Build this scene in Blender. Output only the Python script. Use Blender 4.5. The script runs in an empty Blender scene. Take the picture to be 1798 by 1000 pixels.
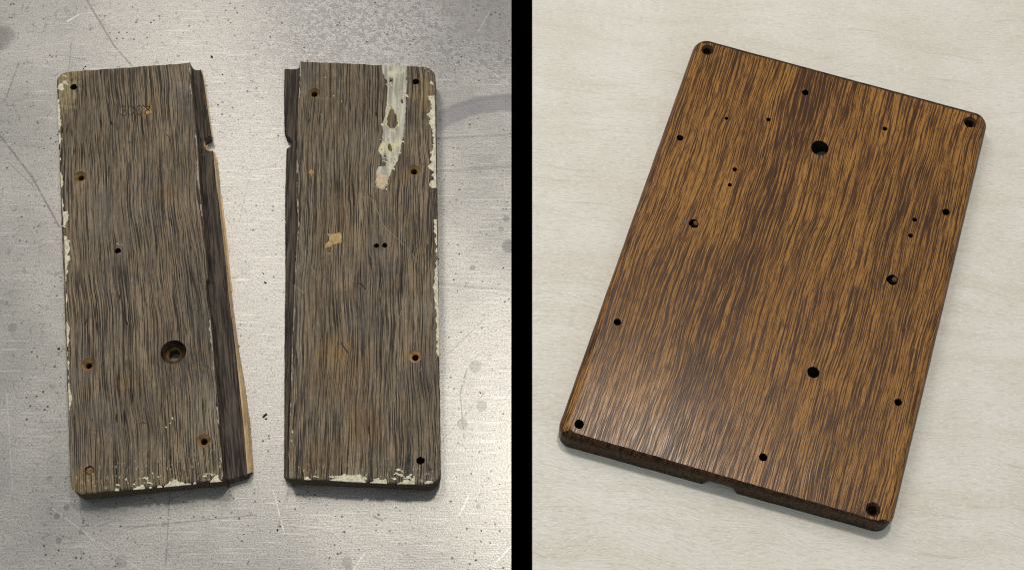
import bpy, bmesh, math, random
from math import sin, cos, pi, radians
from mathutils import Vector, Matrix, noise as mnoise
from mathutils.geometry import delaunay_2d_cdt

U = 0.00027                      # metres per unit of the plan (one board is 835 units = 22 cm long)
sc = bpy.context.scene
col = sc.collection
random.seed(7)

# ------------------------------------------------------------------ camera
D = 2500.0                       # camera distance from the middle of the table, in units
TH = radians(25.0)               # tilt away from straight down
cam = bpy.data.cameras.new('camera')
camo = bpy.data.objects.new('camera', cam)
col.objects.link(camo)
camo.location = (0, -D * sin(TH) * U, D * cos(TH) * U)
camo.rotation_euler = (TH, 0, 0)
cam.sensor_width = 36.0
cam.lens = 36.0 * D / 1798.0
cam.clip_start = 0.01
cam.clip_end = 50
sc.camera = camo

# ------------------------------------------------------------------ world, lamps, exposure
w = bpy.data.worlds.new('World')
sc.world = w
w.use_nodes = True
w.node_tree.nodes['Background'].inputs[0].default_value = (0.87, 0.95, 0.97, 1)
w.node_tree.nodes['Background'].inputs[1].default_value = 0.40


def area(name, loc, target, sx, sy, power, colr):
    l = bpy.data.lights.new(name, 'AREA')
    l.shape = 'RECTANGLE'
    l.size, l.size_y = sx * U, sy * U
    l.energy = power
    l.color = colr
    o = bpy.data.objects.new(name, l)
    col.objects.link(o)
    o.location = Vector(loc) * U
    o.rotation_euler = (Vector(target) * U - o.location).to_track_quat('-Z', 'Y').to_euler()
    return o


area('ceiling_strip_lamp', (-1320, 2350, 4400), (-450, 100, 0), 620, 2900, 4.5, (1.0, 0.93, 0.86))
area('ceiling_round_lamp', (480, 1080, 4400), (500, -50, 0), 380, 380, 4.9, (1.0, 0.95, 0.87))
sc.view_settings.view_transform = 'Standard'
sc.view_settings.look = 'None'
sc.view_settings.exposure = 0.0
sc.view_settings.gamma = 1.0
sc.cycles.use_denoising = False
sc.cycles.filter_width = 1.15


# ------------------------------------------------------------------ plan coordinates
def W(u, v, z=0.0):
    """a point of the plan (in units) at height z, from where it is read off the photograph"""
    c, s = cos(TH), sin(TH)
    dx, dy = (u - 899) / D, -(v - 500) / D
    vx, vy, vz = dx, dy * c + s, dy * s - c
    cy, cz = -D * s, D * c
    t = (z - cz) / vz
    return Vector((t * vx, cy + t * vy, z))


# ------------------------------------------------------------------ node shorthand
class NT:
    def __init__(self, name):
        self.m = bpy.data.materials.new(name)
        self.m.use_nodes = True
        self.t = self.m.node_tree
        self.b = self.t.nodes['Principled BSDF']
        tc = self.t.nodes.new('ShaderNodeTexCoord')
        vm = self.t.nodes.new('ShaderNodeVectorMath')
        vm.operation = 'SCALE'
        vm.inputs[3].default_value = 1.0 / U
        self.t.links.new(tc.outputs['Object'], vm.inputs[0])
        self.P = S(self, vm.outputs[0])
        sp = self.t.nodes.new('ShaderNodeSeparateXYZ')
        self.t.links.new(self.P.s, sp.inputs[0])
        self.x, self.y, self.z = (S(self, sp.outputs[i]) for i in range(3))

    def put(self, inp, v):
        if isinstance(v, S):
            self.t.links.new(v.s, inp)
        elif isinstance(v, (tuple, list)) and len(v) == 3 and inp.type == 'RGBA':
            inp.default_value = (*v, 1)
        else:
            inp.default_value = v

    def math(self, op, a, b=0.0, c=0.0, clamp=False):
        n = self.t.nodes.new('ShaderNodeMath')
        n.operation = op
        n.use_clamp = clamp
        self.put(n.inputs[0], a)
        self.put(n.inputs[1], b)
        self.put(n.inputs[2], c)
        return S(self, n.outputs[0])

    def vec(self, x, y, z=0.0):
        n = self.t.nodes.new('ShaderNodeCombineXYZ')
        for i, q in enumerate((x, y, z)):
            self.put(n.inputs[i], q)
        return S(self, n.outputs[0])

    def noise(self, v, scale=1.0, detail=2.0, rough=0.5, dist=0.0, lac=2.0):
        n = self.t.nodes.new('ShaderNodeTexNoise')
        self.put(n.inputs['Vector'], v)
        n.inputs['Scale'].default_value = scale
        n.inputs['Detail'].default_value = detail
        n.inputs['Roughness'].default_value = rough
        n.inputs['Lacunarity'].default_value = lac
        n.inputs['Distortion'].default_value = dist
        return S(self, n.outputs[0])

    def voro(self, v, scale=1.0, feature='F1', rnd=1.0, out='Distance'):
        n = self.t.nodes.new('ShaderNodeTexVoronoi')
        n.feature = feature
        self.put(n.inputs['Vector'], v)
        n.inputs['Scale'].default_value = scale
        n.inputs['Randomness'].default_value = rnd
        return S(self, n.outputs[out])

    def smooth(self, a, b, x, lo=0.0, hi=1.0):
        n = self.t.nodes.new('ShaderNodeMapRange')
        n.interpolation_type = 'SMOOTHSTEP'
        self.put(n.inputs[0], x)
        self.put(n.inputs[1], a)
        self.put(n.inputs[2], b)
        self.put(n.inputs[3], lo)
        self.put(n.inputs[4], hi)
        return S(self, n.outputs[0])

    def mix(self, f, a, b, mode='MIX'):
        n = self.t.nodes.new('ShaderNodeMix')
        n.data_type = 'RGBA'
        n.blend_type = mode
        n.clamp_factor = True
        self.put(n.inputs[0], f)
        self.put(n.inputs[6], a)
        self.put(n.inputs[7], b)
        return S(self, n.outputs[2])

    def gauss(self, x, c, wd):
        d = (x - c) * (1.0 / wd)
        return self.math('POWER', 2.718, d * d * -1.0)

    def spot(self, cx, cy, rx, ry):
        """1 at a point of the plan, 0 outside the ellipse round it"""
        a = (self.x - cx) * (1.0 / rx)
        b = (self.y - cy) * (1.0 / ry)
        return a * a + b * b

    def seg(self, a, b):
        """distance to the line between two points of the plan"""
        ax, ay = a
        bx, by = b
        l = math.hypot(bx - ax, by - ay)
        tx, ty = (bx - ax) / l, (by - ay) / l
        px, py = self.x - ax, self.y - ay
        al = px * tx + py * ty
        pe = px * (-ty) + py * tx
        over = self.math('MAXIMUM', self.math('MAXIMUM', al * -1.0, al - l), 0.0)
        return self.math('ABSOLUTE', pe) + over

    def bump(self, h, strength, dist):
        n = self.t.nodes.new('ShaderNodeBump')
        n.inputs['Strength'].default_value = strength
        n.inputs['Distance'].default_value = dist * U
        self.put(n.inputs['Height'], h)
        self.t.links.new(n.outputs[0], self.b.inputs['Normal'])

    def coat_bump(self, h, strength, dist):
        n = self.t.nodes.new('ShaderNodeBump')
        n.inputs['Strength'].default_value = strength
        n.inputs['Distance'].default_value = dist * U
        self.put(n.inputs['Height'], h)
        self.t.links.new(n.outputs[0], self.b.inputs['Coat Normal'])

    def out(self, color=None, rough=None, metal=None, spec=None, coat=None, coat_rough=None):
        for k, v in (('Base Color', color), ('Roughness', rough), ('Metallic', metal), ('Specular IOR Level', spec),
                     ('Coat Weight', coat), ('Coat Roughness', coat_rough)):
            if v is not None:
                self.put(self.b.inputs[k], v)
        return self.m


class S:
    def __init__(self, nt, s):
        self.n, self.s = nt, s

    def __add__(self, o): return self.n.math('ADD', self, o)
    def __radd__(self, o): return self.n.math('ADD', self, o)
    def __sub__(self, o): return self.n.math('SUBTRACT', self, o)
    def __rsub__(self, o): return self.n.math('SUBTRACT', o, self)
    def __mul__(self, o): return self.n.math('MULTIPLY', self, o)
    def __rmul__(self, o): return self.n.math('MULTIPLY', self, o)


def rgb(r, g, b):
    f = lambda c: (c / 255 / 12.92) if c <= 10 else ((c / 255 + 0.055) / 1.055) ** 2.4
    return (f(r), f(g), f(b))


def simple(name, c, rough=0.7, spec=0.3, var=0.0, scale=0.1):
    n = NT(name)
    if var:
        k = n.noise(n.P, scale, 4, 0.6)
        a = tuple(q * (1 - var) for q in c)
        b = tuple(min(1, q * (1 + var)) for q in c)
        cc = n.mix(n.smooth(0.3, 0.7, k), a, b)
        n.bump(k, 0.5, 1.0)
    else:
        cc = c
    return n.out(cc, rough, 0.0, spec)


# ------------------------------------------------------------------ materials of the surfaces
def steel_material():
    n = NT('scuffed_steel')
    x, y, P = n.x, n.y, n.P
    brushed = n.noise(n.vec(x * 0.035, y * 0.55), 1.0, 3, 0.6)
    brush2 = n.noise(n.vec(x * 0.012, y * 0.25, 4.0), 1.0, 2, 0.6)
    fine = n.noise(P, 0.33, 3, 0.65)
    cloud = n.noise(P, 0.0045, 4, 0.55)
    mott = n.noise(P, 0.10, 3, 0.62, 1.2)
    # lightly etched top of the sheet
    etch_zone = n.smooth(310, 520, y + n.noise(P, 0.008, 3, 0.6) * 260 - 130) * n.smooth(-620, -330, x + 0.0)
    etch = n.smooth(0.47, 0.56, mott)
    base = n.mix(n.smooth(0.3, 0.7, cloud), rgb(158, 156, 150), rgb(185, 181, 174))
    base = n.mix(n.smooth(0.42, 0.66, fine) * 0.62, base, rgb(122, 119, 117))
    base = n.mix(n.smooth(0.50, 0.70, brushed) * 0.45, base, rgb(120, 118, 115))
    base = n.mix(n.smooth(0.55, 0.75, brush2) * 0.25, base, rgb(232, 229, 224))
    base = n.mix(etch * etch_zone * 0.75, base, rgb(132, 131, 134))
    # dull patch at the upper right corner
    dull = n.smooth(1.0, 0.35, n.spot(-30, 640, 150, 170) + n.noise(P, 0.02, 3, 0.6) * 0.7 - 0.35)
    base = n.mix(dull * 0.6, base, rgb(132, 129, 126))
    stain = n.smooth(1.0, 0.2, n.spot(W(-8, 66).x, W(-8, 66).y, 45, 40) + n.noise(P, 0.03, 3, 0.6) * 0.8 - 0.4)
    base = n.mix(stain * 0.5, base, rgb(86, 88, 80))
    # arc left by something round
    a = W(885, 345)
    dx, dy = x - a.x, y - a.y
    rad = n.math('SQRT', dx * dx + dy * dy) + n.noise(P, 0.03, 2, 0.5) * 10 - 5
    arc = n.smooth(176, 184, rad) * n.smooth(222, 212, rad) * n.smooth(-150, -90, dx) * n.smooth(60, 110, dy)
    base = n.mix(arc * 0.75, base, rgb(126, 124, 128))
    arc_in = n.smooth(205, 210, rad) * n.smooth(222, 214, rad) * n.smooth(-150, -90, dx) * n.smooth(60, 110, dy)
    base = n.mix(arc_in * 0.25, base, rgb(112, 110, 114))
    # drops
    for (u, v, r, k) in ((893, 432, 12, .7), (889, 384, 6, .6), (830, 470, 5, .6), (880, 402, 5, .5), (846, 712, 9, .5), (834, 643, 10, .4), (812, 744, 9, .5),
                         (100, 905, 5, .7), (103, 948, 5, .6), (117, 890, 5, .6), (142, 933, 4, .6), (212, 985, 9, .3), (288, 920, 5, .4), (609, 985, 8, .4),
                         (613, 998, 6, .4), (840, 888, 4, .5), (22, 575, 8, .4), (118, 20, 3, .5)):
        c = W(u, v)
        m = n.smooth(1.25, 0.75, n.spot(c.x, c.y, r, r * 1.1) + fine * 0.8 - 0.4)
        base = n.mix(m * k, base, rgb(108, 108, 106))
    # rings
    for (u, v, r, k) in ((124, 17, 12, .35), (110, 25, 14, .3), (64, 716, 8, .3), (212, 985, 9, .35), (360, 188, 7, .3)):
        c = W(u, v)
        q = n.spot(c.x, c.y, r, r) + fine * 0.5 - 0.25
        m = n.smooth(0.65, 0.95, q) * n.smooth(1.35, 1.05, q)
        base = n.mix(m * k, base, rgb(110, 108, 104))
    # scratches: (ends, half width, strength, dark or bright)
    dark, bright = rgb(92, 90, 86), rgb(240, 238, 232)
    wob = n.noise(P, 0.02, 2, 0.5) * 6.0 - 3.0
    for (p, q, hw, k, cc) in (((152, 0), (200, 80), 1.6, .55, dark), ((200, 80), (232, 116), 1.5, .5, dark), ((0, 238), (56, 310), 1.8, .55, dark),
                              ((56, 310), (104, 398), 1.5, .55, dark), ((15, 285), (62, 330), .9, .35, dark), ((33, 110), (9, 178), 1.2, .5, dark),
                              ((125, 75), (121, 122), .9, .4, dark), ((107, 97), (150, 105), .9, .35, dark), ((298, 862), (291, 994), .9, .45, dark),
                              ((232, 925), (450, 903), .9, .45, dark), ((768, 243), (898, 236), 2.2, .25, dark), ((770, 300), (898, 292), 3.0, .22, dark),
                              ((772, 498), (898, 510), 2.5, .25, dark), ((820, 648), (808, 690), 1.0, .5, dark), ((808, 690), (815, 770), .8, .45, dark),
                              ((655, 905), (672, 913), 1.4, .6, dark), ((488, 930), (494, 902), 1.2, .4, dark), ((498, 885), (506, 862), 1.0, .3, dark),
                              ((505, 920), (780, 948), .9, .10, bright), ((90, 890), (170, 950), .9, .20, bright), ((170, 950), (250, 1000), .8, .15, bright),
                              ((620, 1000), (640, 970), .9, .30, bright), ((806, 905), (822, 872), .9, .25, bright), ((866, 992), (900, 955), .9, .25, bright),
                              ((836, 108), (898, 150), 1.0, .15, bright), ((118, 38), (138, 26), 1.4, .35, bright), ((12, 690), (22, 858), .8, .15, bright),
                              ((480, 860), (500, 940), .8, .25, bright), ((820, 90), (860, 20), .8, .15, bright), ((540, 890), (640, 985), .7, .10, bright),
                              ((788, 620), (850, 560), 1.0, .3, dark), ((775, 775), (850, 690), .9, .25, dark), ((420, 390), (440, 300), .8, .25, dark)):
        a_, b_ = W(*p), W(*q)
        m = n.smooth(hw + 0.9, hw - 0.3, n.math('ABSOLUTE', n.seg((a_.x, a_.y), (b_.x, b_.y)) + wob * 0.0))
        m = m * n.smooth(0.25, 0.5, n.noise(P, 0.09, 2, 0.6))
        base = n.mix(m * k, base, cc)
    # short curled scratches and pits all over
    wp = n.vec(x + n.noise(P, 0.05, 2, 0.5) * 26, y + n.noise(n.vec(x + 300, y), 0.05, 2, 0.5) * 26)
    cell = n.voro(wp, 0.034, 'DISTANCE_TO_EDGE')
    gate = n.smooth(0.50, 0.64, n.noise(P, 0.055, 2, 0.5)) * n.smooth(-300, -700, x, 0.25, 1.0)
    base = n.mix(n.smooth(0.040, 0.008, cell) * gate * 0.42, base, rgb(88, 85, 82))
    pits = n.voro(P, 0.075)
    pg = n.smooth(0.46, 0.64, n.noise(P, 0.012, 3, 0.6)) * 0.75 + 0.35
    base = n.mix(n.smooth(0.19, 0.11, pits) * pg * 0.85, base, rgb(70, 68, 66))
    pits2 = n.voro(n.vec(x + 71, y + 13), 0.16)
    base = n.mix(n.smooth(0.20, 0.10, pits2) * pg * 0.5, base, rgb(84, 82, 80))
    specks = n.voro(n.vec(x + 7, y + 93), 0.022)
    base = n.mix(n.smooth(0.055, 0.035, specks) * 0.8, base, rgb(50, 48, 48))
    n.bump(brushed * 0.4 + fine * 0.5 + etch * etch_zone * 0.4, 0.25, 1.2)
    rough = n.smooth(0.3, 0.7, cloud, 0.30, 0.38) + dull * 0.08
    return n.out(base, rough, 0.42, 0.35)


def plywood_material():
    n = NT('birch_plywood')
    x, y, P = n.x, n.y, n.P
    ang = radians(-8)
    bend = n.noise(n.vec(x * 0.004, y * 0.004), 1.0, 2, 0.5) * 90
    a = x * cos(ang) + y * sin(ang)
    b = y * cos(ang) - x * sin(ang) + bend
    fib = n.noise(n.vec(a * 0.05, b * 0.40), 1.0, 4, 0.62)
    fib2 = n.noise(n.vec(a * 0.13, b * 0.50, 3), 1.0, 2, 0.6)
    band = n.noise(n.vec(a * 0.0035, b * 0.028, 9), 1.0, 3, 0.55)
    cloud = n.noise(P, 0.007, 3, 0.5)
    base = n.mix(n.smooth(0.25, 0.75, cloud), rgb(222, 215, 202), rgb(232, 227, 217))
    base = n.mix(n.smooth(0.45, 0.70, band) * 0.32, base, rgb(208, 194, 172))
    base = n.mix(n.smooth(0.48, 0.66, fib) * 0.50, base, rgb(196, 187, 170))
    base = n.mix(n.smooth(0.52, 0.68, fib2) * 0.50, base, rgb(250, 248, 243))
    line = n.noise(n.vec(a * 0.006, b * 0.11, 21), 1.0, 2, 0.5)
    base = n.mix(n.smooth(0.64, 0.70, line) * 0.22, base, rgb(178, 160, 134))
    dots = n.voro(n.vec(a * 0.35, b), 0.012)
    base = n.mix(n.smooth(0.022, 0.012, dots) * 0.7, base, rgb(110, 92, 72))
    n.bump(fib * 0.6 + fib2 * 0.4, 0.12, 1.0)
    return n.out(base, n.smooth(0.3, 0.7, fib, 0.42, 0.55), 0.0, 0.35)


def grain(n, seed, fx=0.50, fy=0.0150, warp=1.0):
    """streaks of open oak pores along local y; returns (streak 0..1, fine fibre, warped x)"""
    x, y = n.x, n.y
    w1 = n.noise(n.vec(x * 0.006, y * 0.0035, seed), 1.0, 2, 0.5) * (30.0 * warp)
    w2 = n.noise(n.vec(x * 0.05, y * 0.014, seed + 3), 1.0, 2, 0.5) * (4.2 * warp)
    w3 = n.noise(n.vec(x * 0.25, y * 0.05, seed + 4), 1.0, 1, 0.5) * (1.6 * warp)
    xx = x + w1 + w2 + w3
    s1 = n.noise(n.vec(xx * fx, y * fy * 0.26, seed + 5), 1.0, 2, 0.55)
    s2 = n.noise(n.vec(xx * fx * 1.3, y * fy, seed + 8), 1.0, 2, 0.55)
    s3 = n.noise(n.vec(xx * fx * 2.6, y * fy * 1.5, seed + 9), 1.0, 1, 0.55)
    g = s1 * 0.46 + s2 * 0.38 + s3 * 0.16
    return (g - 0.5) * 1.35 + 0.5, s2, xx


def weathered_material(name, seed, stains, white_edges):
    n = NT(name)
    x, y, P = n.x, n.y, n.P
    g, s2, xx = grain(n, seed)
    tone = n.noise(n.vec(x * 0.022, y * 0.0045, seed + 1), 1.0, 3, 0.55)
    blot = n.noise(n.vec(x * 0.011, y * 0.009, seed + 20), 1.0, 4, 0.6)
    light = n.mix(n.smooth(0.3, 0.7, tone), rgb(134, 117, 97), rgb(164, 142, 114))
    mid = n.mix(n.smooth(0.3, 0.7, blot), rgb(108, 98, 86), rgb(122, 105, 84))
    darkc = rgb(46, 40, 35)
    c = n.mix(n.smooth(0.42, 0.53, g), light, mid)
    c = n.mix(n.smooth(0.50, 0.585, g) * 0.95, c, darkc)
    fine = n.noise(n.vec(xx * 0.75, y * 0.06, seed + 11), 1.0, 2, 0.6)
    c = n.mix(n.smooth(0.55, 0.72, fine) * 0.6, c, rgb(62, 54, 47))
    c = n.mix(n.smooth(0.62, 0.75, n.noise(n.vec(xx * 0.5, y * 0.025, seed + 31), 1.0, 2, 0.6)) * 0.5, c, rgb(178, 158, 128))
    # grime and grey bleaching in large patches
    c = n.mix(n.smooth(0.50, 0.72, blot) * 0.45, c, rgb(74, 69, 63))
    grey = n.noise(n.vec(x * 0.014, y * 0.006, seed + 40), 1.0, 4, 0.6)
    c = n.mix(n.smooth(0.52, 0.70, grey) * 0.42, c, rgb(128, 122, 112))
    crack = n.noise(n.vec(xx * 0.11, y * 0.0035, seed + 50), 1.0, 1, 0.5)
    ck = n.math('ABSOLUTE', crack - 0.5)
    cgate = n.smooth(0.50, 0.62, n.noise(n.vec(x * 0.02, y * 0.006, seed + 52), 1.0, 2, 0.5))
    ckm = n.smooth(0.010, 0.003, ck) * cgate
    c = n.mix(ckm * 0.9, c, rgb(28, 24, 22))
    mess = n.noise(P, 0.07, 5, 0.68)
    keep = n.smooth(0.60, 0.46, g, 0.35, 1.0)
    for (lx, ly, rx, ry, cc, k) in stains:
        m = n.smooth(1.0, 0.2, n.spot(lx, ly, rx * 1.15, ry * 1.15) + mess * 3.6 - 1.8)
        c = n.mix(m * keep * (k * 0.62), c, cc)
    # paint dust left in the grain near the edges
    for (ax, lo, hi) in white_edges:
        q = x if ax == 'x' else y
        pm = n.smooth(0.58, 0.66, n.noise(n.vec(x * 0.22, y * 0.10, seed + 60), 1.0, 3, 0.65))
        c = n.mix(pm * n.smooth(lo, hi, q) * 0.75, c, rgb(196, 186, 158))
    dust = n.smooth(0.060, 0.035, n.voro(n.vec(x, y * 0.6, seed), 0.045)) * n.smooth(0.55, 0.7, n.noise(P, 0.02, 2, 0.5))
    c = n.mix(dust * 0.8, c, rgb(200, 192, 172))
    n.bump(g * -1.0 + fine * -0.35 - ckm * 1.0 + mess * 0.2, 0.9, 5.5)
    return n.out(c, n.smooth(0.4, 0.6, g, 0.50, 0.70), 0.0, 0.28)


def weathered_side(name, cA, cB, seed, rough=0.7):
    n = NT(name)
    g = n.noise(n.vec(n.x * 0.36 + n.z * 0.12, n.y * 0.014, n.z * 0.16 + seed), 1.0, 4, 0.62)
    k = n.noise(n.P, 0.02, 4, 0.6)
    c = n.mix(n.smooth(0.36, 0.62, g), cA, cB)
    c = n.mix(n.smooth(0.5, 0.75, k) * 0.5, c, tuple(q * 0.55 for q in cA))
    n.bump(g, 0.6, 4.0)
    return n.out(c, rough, 0.0, 0.25)


def varnished_material():
    n = NT('varnished_oak')
    x, y, P = n.x, n.y, n.P
    g, s2, xx = grain(n, 77.0, 0.45, 0.0140, 0.9)
    tone = n.noise(n.vec(xx * 0.02, y * 0.0035, 2.0), 1.0, 3, 0.55)
    # the broad dark figure that runs up the middle of the board
    mid = xx + 57 - y * 0.085 + (n.noise(n.vec(3.0, y * 0.006, 5.0), 1.0, 2, 0.5) - 0.5) * 60
    figure = n.gauss(mid, 0.0, 36.0)
    fig2 = n.gauss(xx, 165.0, 30.0) * 0.35
    patch = n.noise(n.vec(xx * 0.05, y * 0.008, 14.0), 1.0, 3, 0.6)
    shift = figure * 0.050 + fig2 * 0.035 + (tone - 0.5) * 0.09 + n.smooth(0.45, 0.75, patch) * 0.030
    gg = g + shift
    lightc = n.mix(n.smooth(0.3, 0.7, tone), rgb(172, 121, 56), rgb(152, 105, 48))
    c = n.mix(n.smooth(0.47, 0.53, gg), lightc, rgb(110, 70, 35))
    c = n.mix(n.smooth(0.505, 0.565, gg) * 0.95, c, rgb(62, 38, 22))
    fine = n.noise(n.vec(xx * 0.62, y * 0.05, 33.0), 1.0, 2, 0.6)
    c = n.mix(n.smooth(0.50, 0.64, fine) * 0.72, c, rgb(70, 45, 26))
    ray = n.noise(n.vec(xx * 0.42, y * 0.02, 47.0), 1.0, 2, 0.6)
    c = n.mix(n.smooth(0.60, 0.75, ray) * 0.5, c, rgb(176, 126, 62))
    n.bump(gg * -1.0 - fine * 0.30, 0.6, 4.0)
    n.coat_bump(gg * -1.0, 0.26, 1.3)
    return n.out(c, 0.42, 0.0, 0.14, 0.24, n.smooth(0.4, 0.6, g, 0.17, 0.28))


def varnished_edge(name, a, b, spec=0.3, coat=0.2):
    n = NT(name)
    g = n.noise(n.vec(n.x * 0.24, n.y * 0.016, n.z * 0.10), 1.0, 4, 0.62, 0.4)
    r = n.noise(n.vec(n.x * 0.05 + n.z * 0.2, n.y * 0.02, 2.0), 1.0, 3, 0.6)
    c = n.mix(n.smooth(0.38, 0.62, g), a, b)
    c = n.mix(n.smooth(0.56, 0.68, r) * 0.4, c, tuple(min(1, q * 1.7) for q in b))
    n.bump(g, 0.5, 3.0)
    return n.out(c, 0.5, 0.0, spec, coat, 0.25)


# ------------------------------------------------------------------ mesh helpers
def mesh_obj(name, verts, faces, mats, parent=None, midx=None, smooth=None, frame=None):
    """verts in plan units, brought into the frame of their thing; one mesh object"""
    inv = frame.inverted() if frame is not None else Matrix.Identity(4)
    me = bpy.data.meshes.new(name)
    me.from_pydata([(inv @ Vector(v)) * U for v in verts], [], faces)
    for m in (mats if isinstance(mats, (list, tuple)) else [mats]):
        me.materials.append(m)
    if midx:
        me.polygons.foreach_set('material_index', midx)
    if smooth:
        me.polygons.foreach_set('use_smooth', smooth)
    bm = bmesh.new()
    bm.from_mesh(me)
    bmesh.ops.recalc_face_normals(bm, faces=bm.faces)
    bm.to_mesh(me)
    bm.free()
    me.update()
    o = bpy.data.objects.new(name, me)
    col.objects.link(o)
    if parent is not None:
        o.parent = parent
    return o


def thing(name, label, cat, frame, group=None):
    o = bpy.data.objects.new(name, None)
    col.objects.link(o)
    o.empty_display_size = 0.02
    o.location = frame.to_translation() * U
    o.rotation_euler = frame.to_euler()
    o['label'] = label
    o['category'] = cat
    if group:
        o['group'] = group
    return o


def resample(pts, step):
    out = []
    for a, b in zip(pts, pts[1:]):
        k = max(1, int((b - a).length / step))
        out += [a.lerp(b, i / k) for i in range(k)]
    return out + [pts[-1]]


def rounded(poly, radii, step):
    """closed polygon of 2D corners, some of them rounded"""
    out = []
    N = len(poly)
    for i in range(N):
        p, a, b = poly[i], poly[i - 1], poly[(i + 1) % N]
        r = radii[i]
        if r <= 0:
            out.append(p)
            continue
        da, db = (a - p).normalized(), (b - p).normalized()
        half = math.acos(max(-1, min(1, da.dot(db)))) / 2
        t = r / math.tan(half)
        c = p + (da + db).normalized() * (r / sin(half))
        s, e = p + da * t, p + db * t
        a0 = math.atan2(s.y - c.y, s.x - c.x)
        a1 = math.atan2(e.y - c.y, e.x - c.x)
        d = (a1 - a0 + pi) % (2 * pi) - pi
        for k in range(9):
            f = a0 + d * k / 8
            out.append(Vector((c.x + r * cos(f), c.y + r * sin(f))))
    out = resample(out + [out[0]], step)[:-1]
    return out


def normals2(loop):
    N = len(loop)
    area2 = sum(loop[i].x * loop[(i + 1) % N].y - loop[(i + 1) % N].x * loop[i].y for i in range(N))
    sgn = 1 if area2 > 0 else -1
    res = []
    for i in range(N):
        t = (loop[(i + 1) % N] - loop[i - 1]).normalized()
        res.append(Vector((t.y, -t.x)) * sgn)
    return res


def circle(c, r, k=20, wob=0.0, seed=0.0):
    return [Vector((c[0] + (r * (1 + wob * mnoise.noise(Vector((cos(a) * 1.5 + seed, sin(a) * 1.5, seed))))) * cos(a),
                    c[1] + (r * (1 + wob * mnoise.noise(Vector((cos(a) * 1.5 + seed, sin(a) * 1.5, seed))))) * sin(a)))
            for a in (2 * pi * i / k for i in range(k))]


def cdt_cap(outer, holes, z):
    """triangulated cap with holes; returns verts (outer first, holes in order), faces"""
    pts = list(outer)
    edges = [(i, (i + 1) % len(outer)) for i in range(len(outer))]
    for h in holes:
        s = len(pts)
        pts += h
        edges += [(s + i, s + (i + 1) % len(h)) for i in range(len(h))]
    v, e, f, ov, oe, of = delaunay_2d_cdt([Vector((p.x, p.y)) for p in pts], edges, [], 1, 1e-5)

    def inside(p, loop):
        k = False
        for i in range(len(loop)):
            a, b = loop[i - 1], loop[i]
            if (a.y > p.y) != (b.y > p.y) and p.x < (b.x - a.x) * (p.y - a.y) / (b.y - a.y) + a.x:
                k = not k
        return k
    faces = []
    for t in f:
        c = sum((Vector(v[i]) for i in t), Vector((0, 0))) / len(t)
        if inside(c, outer) and not any(inside(c, h) for h in holes):
            faces.append(tuple(t))
    return [Vector((p[0], p[1], z)) for p in v], faces


def flake(name, outline, z, thick, mat, parent, frame, holes=(), inset=1.2, label=None, lift=None):
    """thin irregular chip lying on a surface; its rim slopes down"""
    nr = normals2(outline)
    top = [p - q * inset for p, q in zip(outline, nr)]
    tv, tf = cdt_cap(top, [list(h) for h in holes], z + thick)
    verts, faces = list(tv), list(tf)
    s = len(verts)
    verts += [Vector((p.x, p.y, z - 0.4)) for p in outline]
    s2 = len(verts)
    verts += [Vector((p.x, p.y, z + thick)) for p in top]
    N = len(outline)
    faces += [(s + i, s + (i + 1) % N, s2 + (i + 1) % N, s2 + i) for i in range(N)]
    for h in holes:
        a = len(verts)
        verts += [Vector((p.x, p.y, z + thick)) for p in h]
        hn = normals2(h)
        verts += [Vector((p.x, p.y, z - 0.4)) - Vector((q.x, q.y, 0)) * 0.8 for p, q in zip(h, hn)]
        M = len(h)
        faces += [(a + i, a + (i + 1) % M, a + M + (i + 1) % M, a + M + i) for i in range(M)]
    o = mesh_obj(name, verts, faces, mat, parent, frame=frame)
    if label:
        o['label'] = label
    return o


def rough_loop(pts, step, amp, freq=0.15, seed=0.0, zpix=None):
    """closed outline from photo points, edges broken up"""
    v = [W(p[0], p[1], zpix) for p in pts]
    v = [Vector((p.x, p.y)) for p in v]
    l = resample(v + [v[0]], step)[:-1]
    nn = normals2(l)
    return [p + q * (amp * (mnoise.noise(Vector((p.x * freq, p.y * freq, seed))) + 0.5 * mnoise.noise(Vector((p.x * freq * 2.6, p.y * freq * 2.6, seed + 5)))))
            for p, q in zip(l, nn)]


def ribbon(pts, wd, z):
    """flat strip along a polyline, as verts and faces"""
    vs, fs = [], []
    for i, p in enumerate(pts):
        t = (pts[min(i + 1, len(pts) - 1)] - pts[max(i - 1, 0)]).normalized()
        k = wd * (0.5 if 0 < i < len(pts) - 1 else 0.25)
        q = Vector((-t.y, t.x)) * k
        vs += [Vector((p.x + q.x, p.y + q.y, z)), Vector((p.x - q.x, p.y - q.y, z))]
        if i:
            b = 2 * i
            fs.append((b - 2, b - 1, b + 1, b))
    return vs, fs


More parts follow.
